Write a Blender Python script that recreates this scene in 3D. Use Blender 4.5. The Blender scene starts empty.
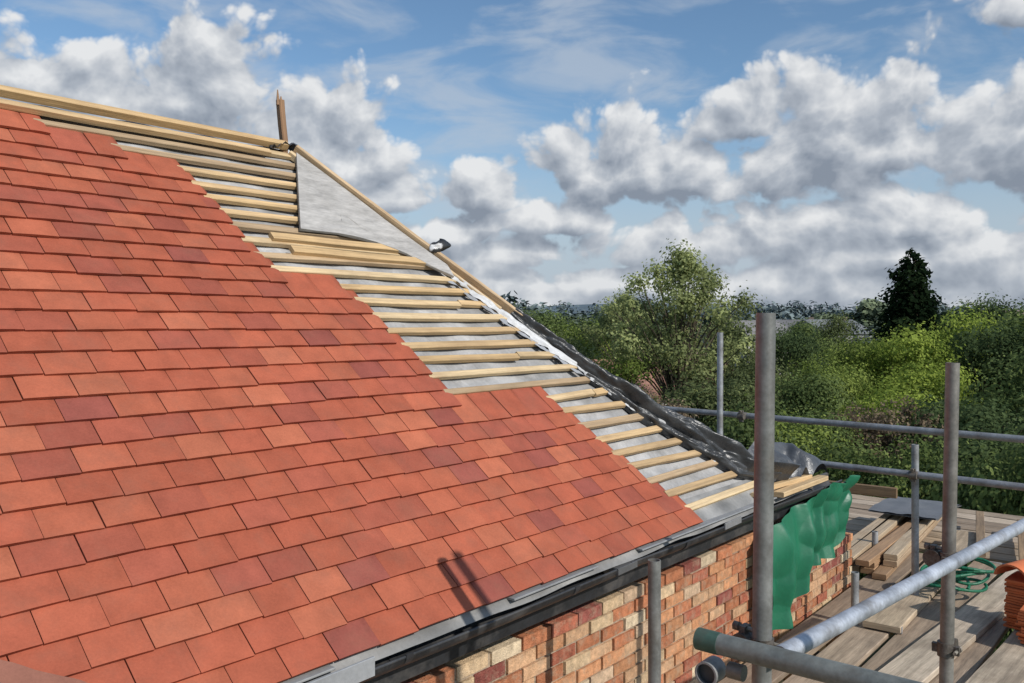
import bpy, math, random
import numpy as np
from mathutils import Vector, noise
random.seed(7); RNG=np.random.default_rng(7)
S=bpy.context.scene
S.view_settings.view_transform='Standard'; S.view_settings.look='None'; S.view_settings.exposure=0
CAMZ=6.0
TH=math.radians(40); D=Vector((math.sin(TH),math.cos(TH),0)); N=Vector((-math.cos(TH),math.sin(TH),0))
P=math.atan(0.98); SP=math.sin(P); CP=math.cos(P)
EN=2.065
def W(a,n,z): return D*a+N*n+Vector((0,0,z+CAMZ))
def R(a,s,h=0.0): return W(a,EN+s*CP-h*SP,-1+s*SP+h*CP)
ROOFN=(N*(-SP)+Vector((0,0,CP))).normalized(); UPS=(N*CP+Vector((0,0,SP))).normalized()
Z=Vector((0,0,1))
def nz3(x,y,z=0.0): return noise.noise(Vector((x,y,z)))
# ---------------------------------------------------------------- mesh builder
class MB:
    def __init__(s): s.v=[];s.f=[];s.c=[];s.uv=[];s.sm=[];s.mi=[]
    def vert(s,p,c=(1,1,1)): s.v.append(tuple(p)); s.c.append((c[0],c[1],c[2],1)); return len(s.v)-1
    def face(s,idx,uv=None,sm=False,mi=0):
        s.f.append(tuple(idx)); s.uv.extend(uv if uv else [(0,0)]*len(idx)); s.sm.append(sm); s.mi.append(mi)
    def box(s,o,X,Y,Zv,c=(1,1,1)):
        o=Vector(o);X=Vector(X);Y=Vector(Y);Zv=Vector(Zv)
        b=[s.vert(o+X*i+Y*j+Zv*k,c) for k in(0,1) for j in(0,1) for i in(0,1)]
        lx,ly,lz=X.length,Y.length,Zv.length
        def u(i): 
            i-=b[0]; return ((i&1)*lx,((i>>1)&1)*ly+((i>>2)&1)*lz)
        r=random.random()*7
        flip = X.cross(Y).dot(Zv)<0
        for q in((0,2,3,1),(4,5,7,6),(0,1,5,4),(2,6,7,3),(0,4,6,2),(1,3,7,5)):
            ids=[b[i] for i in q]
            if flip: ids=ids[::-1]
            s.face(ids,[(u(i)[0]+r,u(i)[1]+r) for i in ids])
    def beam(s,pts,up,w,h,c=(1,1,1),cut=0.003,wob=0.0,sm=False):
        pts=[Vector(p) for p in pts]; up=Vector(up); r0=random.random()*9
        rings=[];L=0;Ls=[]
        for i,p in enumerate(pts):
            t=(pts[min(i+1,len(pts)-1)]-pts[max(i-1,0)]).normalized()
            sd=t.cross(up).normalized(); u2=sd.cross(t).normalized()
            if i: L+=(p-pts[i-1]).length
            Ls.append(L)
            q=p+sd*random.uniform(-wob,wob)+u2*random.uniform(-wob,wob)
            hw=w/2;hh=h/2;k=cut
            prof=[(-hw+k,-hh),(hw-k,-hh),(hw,-hh+k),(hw,hh-k),(hw-k,hh),(-hw+k,hh),(-hw,hh-k),(-hw,-hh+k)]
            rings.append([s.vert(q+sd*x+u2*y,c) for x,y in prof])
        vv=[0,w,w,w+h,w+h,2*w+h,2*w+h,2*w+2*h,2*w+2*h]
        for i in range(len(rings)-1):
            for j in range(8):
                k=(j+1)%8
                s.face([rings[i][j],rings[i][k],rings[i+1][k],rings[i+1][j]],[(Ls[i]+r0,vv[j]+r0),(Ls[i]+r0,vv[j+1]+r0),(Ls[i+1]+r0,vv[j+1]+r0),(Ls[i+1]+r0,vv[j]+r0)],sm)
        s.face(rings[0][::-1],[(r0,r0+j*.004) for j in range(8)]); s.face(rings[-1],[(r0,r0+j*.004) for j in range(8)])
    def tube(s,p0,p1,r,r1=None,seg=18,c=(1,1,1),hollow=False,caps=True,nl=1,bend=0):
        p0=Vector(p0);p1=Vector(p1); r1=r if r1 is None else r1
        t=(p1-p0).normalized(); a=t.orthogonal().normalized(); b=t.cross(a)
        L=(p1-p0).length; r0=random.random()*5; rings=[]
        for i in range(nl+1):
            f=i/nl; q=p0.lerp(p1,f)+a*bend*math.sin(f*math.pi); rr=r+(r1-r)*f
            rings.append([s.vert(q+(a*math.cos(j*2*math.pi/seg)+b*math.sin(j*2*math.pi/seg))*rr,c) for j in range(seg)])
        for i in range(nl):
            for j in range(seg):
                k=(j+1)%seg
                s.face([rings[i][j],rings[i][k],rings[i+1][k],rings[i+1][j]],[(L*i/nl+r0,j/seg*.15),(L*i/nl+r0,(j+1)/seg*.15),(L*(i+1)/nl+r0,(j+1)/seg*.15),(L*(i+1)/nl+r0,j/seg*.15)],True)
        if caps:
            for end,(q,rr,sg) in enumerate(((p0,r,1),(p1,r1,-1))):
                o=[s.vert(q+(a*math.cos(j*2*math.pi/seg)+b*math.sin(j*2*math.pi/seg))*rr,c) for j in range(seg)]
                if not hollow:
                    s.face(o[::-1] if end==0 else o)
                else:
                    ri=rr*.84; dp=min(.12,L*.3)
                    i1=[s.vert(q+(a*math.cos(j*2*math.pi/seg)+b*math.sin(j*2*math.pi/seg))*ri,c) for j in range(seg)]
                    dk=(c[0]*.25,c[1]*.25,c[2]*.25)
                    i2=[s.vert(q+t*dp*sg+(a*math.cos(j*2*math.pi/seg)+b*math.sin(j*2*math.pi/seg))*ri,dk) for j in range(seg)]
                    for j in range(seg):
                        k=(j+1)%seg
                        f1=[o[j],i1[j],i1[k],o[k]]; f2=[i1[j],i2[j],i2[k],i1[k]]
                        if end==1: f1=f1[::-1];f2=f2[::-1]
                        s.face(f1);s.face(f2)
                    s.face(i2[::-1] if end==0 else i2)
    def grid(s,fn,nu,nv,col=None,sm=True,us=1,vs=1):
        ids=[[s.vert(fn(i/nu,j/nv),col(i/nu,j/nv) if col else (1,1,1)) for j in range(nv+1)] for i in range(nu+1)]
        for i in range(nu):
            for j in range(nv):
                s.face([ids[i][j],ids[i+1][j],ids[i+1][j+1],ids[i][j+1]],[(i/nu*us,j/nv*vs),((i+1)/nu*us,j/nv*vs),((i+1)/nu*us,(j+1)/nv*vs),(i/nu*us,(j+1)/nv*vs)],sm)
    def obj(s,name,mats,parent=None,**props):
        me=bpy.data.meshes.new(name); me.from_pydata(s.v,[],s.f)
        ca=me.color_attributes.new('col','FLOAT_COLOR','POINT'); ca.data.foreach_set('color',np.array(s.c,dtype=np.float32).ravel())
        uv=me.uv_layers.new(name='UVMap'); uv.data.foreach_set('uv',np.array(s.uv,dtype=np.float32).ravel())
        me.polygons.foreach_set('use_smooth',s.sm); me.polygons.foreach_set('material_index',s.mi)
        for m in (mats if isinstance(mats,(list,tuple)) else [mats]): me.materials.append(m)
        me.update()
        return link(name,me,parent,**props)
def link(name,data,parent=None,**props):
    ob=bpy.data.objects.new(name,data); S.collection.objects.link(ob)
    if parent is not None: ob.parent=parent
    for k,v in props.items(): ob[k]=v
    return ob
# ---------------------------------------------------------------- materials
class NT:
    def __init__(s,nt): s.nt=nt
    def n(s,t,**k):
        nd=s.nt.nodes.new(t)
        for a,b in k.items(): setattr(nd,a,b)
        return nd
    def set(s,sock,v):
        if isinstance(v,bpy.types.NodeSocket): s.nt.links.new(v,sock)
        else: sock.default_value=v
    def m(s,op,a,b=0.0,c=None,clamp=False):
        nd=s.n('ShaderNodeMath',operation=op,use_clamp=clamp); s.set(nd.inputs[0],a); s.set(nd.inputs[1],b)
        if c is not None: s.set(nd.inputs[2],c)
        return nd.outputs[0]
    def vm(s,op,a,b=None,c=None):
        nd=s.n('ShaderNodeVectorMath',operation=op); s.set(nd.inputs[0],a)
        if b is not None: s.set(nd.inputs[1],b)
        if c is not None: s.set(nd.inputs[2],c)
        return nd.outputs['Value'] if op in('LENGTH','DOT_PRODUCT') else nd.outputs[0]
    def mix(s,f,a,b,bt='MIX'):
        nd=s.n('ShaderNodeMix',data_type='RGBA',blend_type=bt); s.set(nd.inputs[0],f)
        for i,v in((6,a),(7,b)):
            if isinstance(v,tuple) and len(v)==3: v=v+(1,)
            s.set(nd.inputs[i],v)
        return nd.outputs[2]
    def noise(s,vec,scale,detail=4,rough=.55,dist=0,dim='3D'):
        nd=s.n('ShaderNodeTexNoise',noise_dimensions=dim); s.nt.links.new(vec,nd.inputs['Vector']); nd.inputs['Scale'].default_value=scale; nd.inputs['Detail'].default_value=detail; nd.inputs['Roughness'].default_value=rough; nd.inputs['Distortion'].default_value=dist
        return nd.outputs[0],nd.outputs[1]
    def mr(s,v,a,b,c=0.0,d=1.0,t='LINEAR'):
        nd=s.n('ShaderNodeMapRange',interpolation_type=t); s.set(nd.inputs[0],v)
        for i,x in zip((1,2,3,4),(a,b,c,d)): nd.inputs[i].default_value=x
        return nd.outputs[0]
    def mapping(s,vec,scale):
        nd=s.n('ShaderNodeMapping'); s.nt.links.new(vec,nd.inputs[0]); nd.inputs['Scale'].default_value=scale; return nd.outputs[0]
def material(name,base,rough=.7,var=.25,scale=6,fine=60,bump=.3,bdist=.004,metal=0,coords='Object',stretch=(1,1,1),dirt=None,dirtamt=.4,useattr=True,spec=.4):
    m=bpy.data.materials.new(name); m.use_nodes=True; g=NT(m.node_tree); b=m.node_tree.nodes['Principled BSDF']
    tc=g.n('ShaderNodeTexCoord'); v=tc.outputs[coords]
    if stretch!=(1,1,1): v=g.mapping(v,stretch)
    n1,_=g.noise(v,scale,3,.6); n2,_=g.noise(v,fine,2,.6)
    col=base+(1,) if len(base)==3 else base
    if useattr:
        at=g.n('ShaderNodeAttribute',attribute_name='col'); col=g.mix(1.0,col,at.outputs['Color'],'MULTIPLY')
    k=g.m('ADD',g.mr(n1,.3,.7,1-var,1+var),g.mr(n2,.3,.7,-var*.5,var*.5))
    cc=g.n('ShaderNodeCombineColor'); [g.nt.links.new(k,cc.inputs[i]) for i in range(3)]
    col=g.mix(1.0,col,cc.outputs[0],'MULTIPLY')
    if dirt:
        n3,_=g.noise(tc.outputs[coords],scale*.6+1,5,.7); col=g.mix(g.mr(n3,.48,.68,0,dirtamt),col,dirt)
    g.set(b.inputs['Base Color'],col); b.inputs['Metallic'].default_value=metal
    g.set(b.inputs['Roughness'],g.mr(n1,.3,.7,max(.05,rough-.1),min(1,rough+.1))); b.inputs['Specular IOR Level'].default_value=spec
    bp=g.n('ShaderNodeBump'); bp.inputs['Strength'].default_value=bump; bp.inputs['Distance'].default_value=bdist
    g.set(bp.inputs['Height'],g.m('ADD',n2,g.m('MULTIPLY',n1,.6))); g.nt.links.new(bp.outputs[0],b.inputs['Normal'])
    return m
M_tile=material('clay_tile',(1,1,1),.85,.13,9,130,.4,.002,dirt=(.25,.11,.074),dirtamt=.3,spec=.15)
M_otile=material('fresh_clay',(1,1,1),.8,.12,9,130,.4,.002,spec=.15)
M_pine=material('pine_timber',(1,1,1),.7,.25,2.2,9,.5,.002,coords='UV',stretch=(1,22,1),dirt=(.30,.18,.09),dirtamt=.4)
M_membrane=material('roof_membrane',(1,1,1),.9,.16,7,50,.3,.004,dirt=(.20,.195,.185),dirtamt=.6,spec=.1)
M_black=material('black_plastic',(.02,.021,.023),.5,.3,5,60,.2,.003,dirt=(.12,.11,.10),dirtamt=.65)
M_felt=material('dark_plastic_sheet',(1,1,1),.34,.25,7,40,.5,.007,dirt=(.12,.12,.12),dirtamt=.3,spec=.5)
M_brick=material('brick_face',(1,1,1),.88,.28,30,160,1.0,.006,dirt=(.42,.32,.22),dirtamt=.55,spec=.12)
M_mortar=material('mortar',(.36,.28,.20),.95,.3,15,120,.9,.006,useattr=False,spec=.1)
M_galv=material('galvanised_steel',(1,1,1),.55,.25,9,80,.35,.001,metal=.45,dirt=(.14,.115,.09),dirtamt=.55)
M_coup=material('rusty_coupler_steel',(1,1,1),.6,.4,30,120,.5,.002,metal=.5,dirt=(.10,.07,.05),dirtamt=.6)
M_board=material('weathered_scaffold_board',(1,1,1),.85,.32,1.5,9,.6,.003,coords='UV',stretch=(1,16,1),dirt=(.17,.13,.095),dirtamt=.5,spec=.2)
M_green=material('green_tarpaulin',(.014,.14,.072),.45,.12,4,50,.2,.004,dirt=(.03,.16,.09),dirtamt=.3)
M_lead=material('grey_sheet',(1,1,1),.6,.15,6,60,.3,.003,dirt=(.2,.2,.19),dirtamt=.3)
M_grain=material('grey_plywood',(1,1,1),.8,.22,1.6,7,.4,.003,stretch=(4,4,22),dirt=(.27,.25,.22),dirtamt=.4)
M_bark=material('bark',(.11,.09,.065),.9,.3,6,40,.8,.02,useattr=False,spec=.1)
def leafmat(name,tr=.42):
    m=bpy.data.materials.new(name); m.use_nodes=True; g=NT(m.node_tree); nt=m.node_tree
    nt.nodes.remove(nt.nodes['Principled BSDF']); out=[n for n in nt.nodes if n.type=='OUTPUT_MATERIAL'][0]
    at=g.n('ShaderNodeAttribute',attribute_name='col')
    d=g.n('ShaderNodeBsdfDiffuse'); t=g.n('ShaderNodeBsdfTranslucent'); mx=g.n('ShaderNodeMixShader'); mx.inputs[0].default_value=tr
    nt.links.new(at.outputs['Color'],d.inputs[0]); nt.links.new(at.outputs['Color'],t.inputs[0])
    nt.links.new(d.outputs[0],mx.inputs[1]); nt.links.new(t.outputs[0],mx.inputs[2]); nt.links.new(mx.outputs[0],out.inputs[0]); return m
M_leaf=leafmat('leaves')
def diffmat(name):
    m=bpy.data.materials.new(name); m.use_nodes=True; g=NT(m.node_tree); nt=m.node_tree
    nt.nodes.remove(nt.nodes['Principled BSDF']); out=[n for n in nt.nodes if n.type=='OUTPUT_MATERIAL'][0]
    at=g.n('ShaderNodeAttribute',attribute_name='col'); d=g.n('ShaderNodeBsdfDiffuse')
    nt.links.new(at.outputs['Color'],d.inputs[0]); nt.links.new(d.outputs[0],out.inputs[0]); return m
M_leaf_far=diffmat('far_leaves')
# ---------------------------------------------------------------- house
house=link('house',None,None,label='brick house with half-tiled red clay roof under repair',category='house'); house.location=(0,0,0)
wall=MB()
AL=-4.0; WN=2.17; WEND=6.6; BH=.063; BL=.19
pal=[((.46,.18,.09),5),((.54,.26,.13),4.5),((.58,.35,.20),3.5),((.60,.43,.26),2.5),((.38,.125,.075),2.4),((.54,.38,.25),1.5),((.28,.09,.07),1),((.62,.49,.33),1)]
pc=[p[0] for p in pal]; pw=[p[1] for p in pal]
def walltop(a):
    if a<5.9: return -1.25
    return -1.25-BH*math.ceil((a-5.9)/.17)
wall.box(W(AL,WN+.010,-6.05),D*(WEND-AL-.6),N*.2,Z*(6.05-1.27),(1,1,1))
wall.box(W(WEND-.6,WN+.010,-6.05),D*.55,N*.2,Z*(6.05-1.60),(1,1,1))
nm=len(wall.f)
for r in range(75):
    z=-1.25-BH*(r+1)
    off=(r%2)*BL/2
    a=AL-off
    while a<WEND:
        jit=random.uniform(-.006,.004)
        a0=max(a,AL)+.005; a1=min(a+BL-.008+random.uniform(-.005,.003),WEND)
        if a1-a0>.04 and z+BH-.01<=walltop(a1)+.001:
            c=random.choices(pc,pw)[0]; k=random.uniform(.8,1.15)
            o=W(a0,WN+jit,z+random.uniform(-.003,.003))
            wall.box(o,D*(a1-a0)+N*random.uniform(-.003,.003)+Z*random.uniform(-.0015,.0015),N*.1,Z*(BH-.010+random.uniform(-.003,.002)),tuple(x*k for x in c))
        a+=BL
for i in range(nm,len(wall.f)): wall.mi[i]=1
wo=wall.obj('wall',[M_mortar,M_brick],house,label='multi-coloured red and buff brick wall')
w2=MB()
for r in range(64):
    z=-1.28-.075*(r+1); n0=WN+.22-(r%2)*.11
    while n0<5.9:
        c=random.choices(pc,pw)[0]
        w2.box(W(5.0,max(n0,WN+.22),z),D*.1,N*(min(n0+.215,5.9)-max(n0,WN+.22)),Z*.065,c); n0+=.225
w2.box(W(4.9,WN+.22,-6.05),D*.19,N*3.68,Z*4.76,(.36,.28,.20))
w2.box(W(AL,5.9,-6.05),D*8.9,N*.1,Z*4.76,(.45,.2,.12))
w2.box(W(AL,WN+.22,-6.05),D*.1,N*3.67,Z*4.76,(.45,.2,.12))
w2.obj('wall',M_brick,house)
roof=link('roof',None,house)
HIP=[(2.887,1.97/SP),(3.30,1.48/SP),(3.756,.971/SP),(4.24,.50/SP),(4.749,.12/SP),(5.32,0.0)]
def hipa(s):
    for (a0,s0),(a1,s1) in zip(HIP,HIP[1:]):
        if s>=s1: 
            return a0+(a1-a0)*(s0-s)/(s0-s1) if s<=s0 else a0
    return HIP[-1][0]
EDGE=[(2.0,1.12),(1.94,1.14),(1.9399,1.50),(1.875,1.54),(1.8749,1.80),(1.81,1.84),(1.8099,2.10),(1.74,2.12),(1.62,2.16),(1.5,2.20),(1.35,2.24),(1.235,2.30),(1.2349,2.60),(1.15,2.65),(.91,2.76),(.75,2.80),(.66,2.84),(.6599,3.48),(.55,3.55),(.41,3.63),(.2,3.79),(0,3.99)]
def amax(s):
    r=s*SP
    for (r0,a0),(r1,a1) in zip(EDGE,EDGE[1:]):
        if r1<=r<=r0: return a0+(a1-a0)*(r0-r)/(r0-r1+1e-9)
    return EDGE[0][1] if r>2 else EDGE[-1][1]
tl=MB(); TW=.165; TL=.2; SL=.125; TT=.012
tcols=[(.40,.108,.060),(.38,.101,.057),(.42,.120,.066),(.36,.098,.060),(.45,.138,.076),(.335,.092,.060),(.295,.084,.062)]
ENDS={}
for k in range(29):
    s0=.1*k-.03 
    off=(k%2)*TW/2+random.uniform(-.007,.007)
    a=AL+off
    if s0>2.72: continue
    lim=amax(min(2.79,s0+.13)); ENDS[k]=lim
    while lim-a>.05:
        full=min(TW,lim-a) if lim-a>TW*.45 else lim-a
        w=full-.003; ja=random.uniform(-.0012,.0012); js=random.uniform(-.003,.003); jh=random.uniform(0,.003); rot=random.gauss(0,.005)
        c=random.choices(tcols,[5,4,4,3.5,2.4,2.4,1.3])[0]; kk=random.uniform(.91,1.08)
        patch=nz3(a*.8,s0*.9,3)*.15+1
        c=(c[0]*kk*patch,c[1]*kk*patch,c[2]*kk*patch)
        L=min(TL,2.82-s0)
        us=[0,.18,.5,.82,1]; cam=[0,.0014,.0022,.0014,0]
        top=[];bk=[]
        ht=.035+jh
        for u,cm in zip(us,cam): top.append(tl.vert(R(a+ja+w*u,s0+js+rot*(u-.5)*w*2,ht+cm),c)) 
        for u,cm in zip(us,cam): bk.append(tl.vert(R(a+ja+w*u,s0+L,ht-L*SL+cm),c))
        dc=tuple(x*.75 for x in c)  # darker tail edges and undersides paint in the course shadow lines
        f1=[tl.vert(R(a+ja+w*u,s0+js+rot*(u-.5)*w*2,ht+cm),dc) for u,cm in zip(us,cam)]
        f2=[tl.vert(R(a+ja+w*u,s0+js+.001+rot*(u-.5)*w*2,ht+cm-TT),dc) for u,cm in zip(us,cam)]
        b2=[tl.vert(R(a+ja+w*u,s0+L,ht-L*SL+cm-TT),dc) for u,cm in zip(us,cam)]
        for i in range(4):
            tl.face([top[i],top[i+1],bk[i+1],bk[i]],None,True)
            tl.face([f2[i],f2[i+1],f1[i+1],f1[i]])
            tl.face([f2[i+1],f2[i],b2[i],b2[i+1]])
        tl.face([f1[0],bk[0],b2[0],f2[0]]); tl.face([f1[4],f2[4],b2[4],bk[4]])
        a+=TW
tl.obj('roof_tiles',M_tile,roof,label='overlapping red clay plain tiles in stepped courses')
ul=MB(); NA,NS=240,84
def ulf(u,v):
    s=v*2.86; a=AL+(hipa(s)-AL)*u
    sag=-.008*abs(math.sin(a/.4*math.pi))**1.5
    return R(a,s,-.006+sag+nz3(a*3,s*6,1)*.007+nz3(a*14,s*22,5)*.003)
def ulc(u,v):
    s=v*2.86;a=AL+(hipa(s)-AL)*u; k=1+.35*nz3(a*2,s*3,9)+.25*nz3(a*9,s*12,4)
    return (.36*k,.355*k,.35*k)
ul.grid(ulf,NA,NS,ulc)
ul.obj('roof_underlay',M_membrane,roof,label='pale grey breathable roof membrane')
hs=MB(); RN=EN+2.86*CP
lv=[(a,s) for a,s in HIP]; fr=[hs.vert(R(a,s,-.03),(.4,.4,.4)) for a,s in lv]
bk=[hs.vert(W(a,2*RN-(EN+s*CP),-1+s*SP-.03),(.4,.4,.4)) for a,s in lv]
for i in range(len(lv)-1): hs.face([fr[i],fr[i+1],bk[i+1],bk[i]])
q0=hs.vert(W(AL,RN,1-.03),(.4,.4,.4)); q1=hs.vert(W(AL,2*RN-EN,-1.03),(.4,.4,.4))
hs.face([q0]+bk+[q1])
hs.obj('rear_slope',M_membrane,roof,label='unfinished membrane-covered slopes')
pinec=[(.58,.40,.21),(.62,.45,.25),(.51,.35,.185),(.64,.48,.28),(.56,.38,.19),(.45,.32,.19)]
for k in range(28):
    s=.1*k+.075
    if s>2.83: continue
    a0=ENDS.get(k,1.0)-.04; a1=hipa(s)+.0+random.uniform(-.012,.012)
    nseg=max(3,int((a1-a0)/.3)); cuts=[]
    if k in(8,11,15): cuts=[a0+(a1-a0)*random.uniform(.5,.75)]
    spans=[]; st=a0
    for c in cuts: spans.append((st,c-.003)); st=c+.003
    spans.append((st,a1))
    mb=MB()
    for (x0,x1) in spans:
        ds=random.uniform(-.005,.005); sl=random.uniform(-.014,.014)
        pts=[]
        for i in range(nseg+1):
            f=i/nseg; a=x0+(x1-x0)*f
            pts.append(R(a,s+ds+sl*(f-.5)+.003*math.sin(a*3+k),.013+.001*math.sin(a*3+k*2)))
        c=random.choice(pinec); kk=random.uniform(.85,1.08)
        mb.beam(pts,ROOFN,.038+random.uniform(-.004,.003),.025,tuple(x*kk for x in c),.003,.0008)
    mb.obj('batten',M_pine,roof)
for (a0,s0,a1,s1,w,h) in ((-4,2.835,2.86,2.835,.04,.04),(1.0,2.74,2.7,2.735,.035,.03),(2.35,1.99,3.28,1.975,.045,.025),(2.42,1.90,3.36,1.885,.045,.025)):
    mb=MB(); n=8
    mb.beam([R(a0+(a1-a0)*i/n,s0+(s1-s0)*i/n+.002*math.sin(i*1.3),.028+h*.3) for i in range(n+1)],ROOFN,w,h,random.choice(pinec),.002,.0006)
    mb.obj('batten',M_pine,roof)
def hippt(s,da,h): return R(hipa(s)+da,s,h)
for (s0,s1,da,h,w,hh,c) in ((2.80,1.34,.0,.04,.028,.07,(.55,.39,.23)),(2.78,1.52,-.05,.025,.026,.04,(.64,.48,.29)),(1.40,1.1,.0,.03,.03,.05,(.5,.37,.22))):
    mb=MB(); n=10
    mb.beam([hippt(s0+(s1-s0)*i/n,da+.003*math.sin(i*2),h) for i in range(n+1)],ROOFN,w,hh,c,.003,.001)
    mb.obj('hip_board',M_pine,roof)
sh=MB(); poly=[(2.885,1.935),(2.545,1.44),(2.78,1.44),(3.0,1.41),(3.18,1.355),(3.34,1.27),(3.42,1.235),(3.43,1.30)]
cen=(2.90,1.52)
def shp(a,r,h=.048): return R(a,r/SP,h)
N1=[]
for i in range(len(poly)):
    p,q=poly[i],poly[(i+1)%len(poly)]
    for j in range(5): N1.append((p[0]+(q[0]-p[0])*j/5,p[1]+(q[1]-p[1])*j/5))
rings=[]
for t in (1,.7,.4,.12):
    rings.append([sh.vert(shp(cen[0]+(x-cen[0])*t,cen[1]+(y-cen[1])*t,.050+.010*nz3(x*6*t,y*6,2)),(.41,.39,.365)) for x,y in N1])
n=len(N1)
for a_,b_ in zip(rings,rings[1:]):
    for j in range(n): sh.face([a_[j],a_[(j+1)%n],b_[(j+1)%n],b_[j]])
sh.face(rings[-1])
lo=[sh.vert(shp(x,y,.036),(.35,.32,.28)) for x,y in N1]
for j in range(n): sh.face([lo[j],lo[(j+1)%n],rings[0][(j+1)%n],rings[0][j]])
sh.obj('sheathing_board',M_grain,roof,label='pale grey triangular sheathing board beside the hip')
tm=MB()
def tmf(u,v):
    s=2.0-u*1.72; jag=nz3(s*9,1,0)*.07+nz3(s*30,4,0)*.035
    w=max(.008,.042+jag)
    return R(hipa(s)-.050-.030*u-w*v+.01*nz3(s*9,3,0),s,.046-.02*v+.014*nz3(s*16,v*3,7))
tm.grid(tmf,180,5,lambda u,v:(.64,.64,.64))
tm.obj('torn_membrane',M_membrane,roof,label='ragged white torn membrane strip')
tm=MB()
def tmf2(u,v):
    s=1.75-u*.75
    return R(hipa(s)-.11-.05*v+.02*nz3(s*11,v,0),s+.02*v,.024+.012*nz3(s*24,v*4,3))
tm.grid(tmf2,60,4,lambda u,v:(.36,.37,.39)); tm.obj('torn_membrane',M_membrane,roof)
def hiproll(s_top,s_bot,w0,w1,h0,h1,shift,seed,col,nu=280,nv=56,soft=1.0):
    m_=MB()
    def f(u,v):
        s=s_top+(s_bot-s_top)*u; w=w0+(w1-w0)*u; h=h0+(h1-h0)*u
        w*=1+.18*nz3(u*7,seed); h*=1+.22*nz3(u*8,seed+5)
        an=math.pi*(1.12-1.24*v)
        rid=.16*math.sin(v*15+u*6+3*nz3(u*4,v*2,seed))+.42*abs(nz3(u*8+seed,v*5,seed))+.18*abs(nz3(u*24,v*10,seed))
        k=.80+rid*soft
        return R(hipa(s)+shift+math.cos(an)*w*k+.012*math.sin(u*8+seed),s+math.cos(an)*w*.35+.007*nz3(u*20,v*5,3),.012+math.sin(an)*h*k)
    m_.grid(f,nu,nv,lambda u,v:tuple((col*(1+.6*nz3(u*12,v*5,seed)))*k for k in(1,1.03,1.08)))
    m_.obj('rolled_sheet',M_felt,roof,label='dark grey plastic sheet bunched along the hip')
hiproll(1.48,.05,.032,.068,.068,.125,-.024,1.3,.038)
hiproll(1.0,.07,.016,.048,.03,.066,-.100,6.7,.045,220,36,1.0)
fl=MB()
def flf(u,v):
    a=4.90+u*.76; n_=EN+.01+v*.32-.06*u
    z=-1.02+.26*math.sin(u*2.7)**.8*(.35+.65*v)+.08*nz3(u*3,v*3,8)+.045*math.sin(u*16+v*5+3*nz3(u*3,v*3))
    return W(a,n_,z)
fl.grid(flf,80,44,lambda u,v:(.065,.07,.078)); fl.obj('plastic_flap',M_felt,roof,label='dark folded plastic sheet at the hip foot')
for (a0,n0,z0,a1,n1,z1,w,h,c) in ((4.72,2.06,-.955,5.42,2.05,-.975,.04,.03,0),(4.80,2.0,-.99,5.55,2.01,-.995,.07,.03,1),(4.6,2.06,-.97,5.1,2.07,-.97,.04,.022,3),(5.3,2.02,-1.01,5.75,2.3,-1.01,.07,.04,6)):
    mb=MB(); mb.beam([W(a0,n0,z0),W((a0+a1)/2,(n0+n1)/2,(z0+z1)/2),W(a1,n1,z1)],Z,w,h,(pinec+[(.28,.25,.21)])[c],.004); mb.obj('timber_offcut',M_pine,roof)
et=MB()
et.grid(lambda u,v:R(AL+(5.3-AL)*u,.13-v*(.195+.012*nz3(u*25,2)),.007-(.004 if v<.5 else .0)+.004*nz3(u*60,v*2,0)),200,4,lambda u,v:tuple(x*(1+.7*nz3(u*50,v*2,3)) for x in(.25,.245,.235)))
et.obj('eaves_tray',M_lead,roof,label='weathered grey eaves tray under the tile edge')
fb=MB(); fb.beam([W(AL+i*(5.9-AL)/14,EN+.045,-1.105) for i in range(15)],Z,.022,.17,(1,1,1),.003); fb.obj('fascia',M_black,roof)
gr=.044
def gprof(t):
    an=math.pi+t*math.pi; return (math.cos(an)*gr, math.sin(an)*gr*.9)
for (g0,g1,dz,tilt) in ((AL,1.62,0,0),(1.66,3.10,-.012,.004),(3.20,5.88,-.002,-.008)):
    gt=MB()
    def gf(u,v,e=0):
        x,y=gprof(v); k=1+e/gr
        a=g0+(g1-g0)*u; return W(a,EN-.018-x*k,-1.045+dz+tilt*u+y*k-.005*abs(math.sin(a*2)))
    gt.grid(lambda u,v:gf(u,v),30,14,None); gt.grid(lambda u,v:gf(u,1-v,.004),30,14,None)
    gt.beam([W(g0+(g1-g0)*i/20,EN-.018-gr-.002,-1.043+dz+tilt*i/20-.005*abs(math.sin((g0+(g1-g0)*i/20)*2))) for i in range(21)],Z,.010,.008,(2.5,2.5,2.5),.002)
    gt.obj('gutter',M_black,roof,label='black half-round plastic gutter length')
for i in range(11):
    a=AL+.35+i*.92
    mb=MB(); 
    for j in range(10):
        x,y=gprof(j/10);x2,y2=gprof((j+1)/10)
        mb.beam([W(a,EN-.018-x*1.16,-1.05+y*1.16),W(a,EN-.018-x2*1.16,-1.05+y2*1.16)],D,.008,.03,(2,2,2),.001)
    mb.obj('gutter_bracket',M_black,roof)
sf=MB(); sf.box(W(AL,EN+.056,-1.20),D*(5.85-AL),N*.14,Z*.012,(1,1,1)); sf.obj('soffit',M_black,roof)
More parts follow.
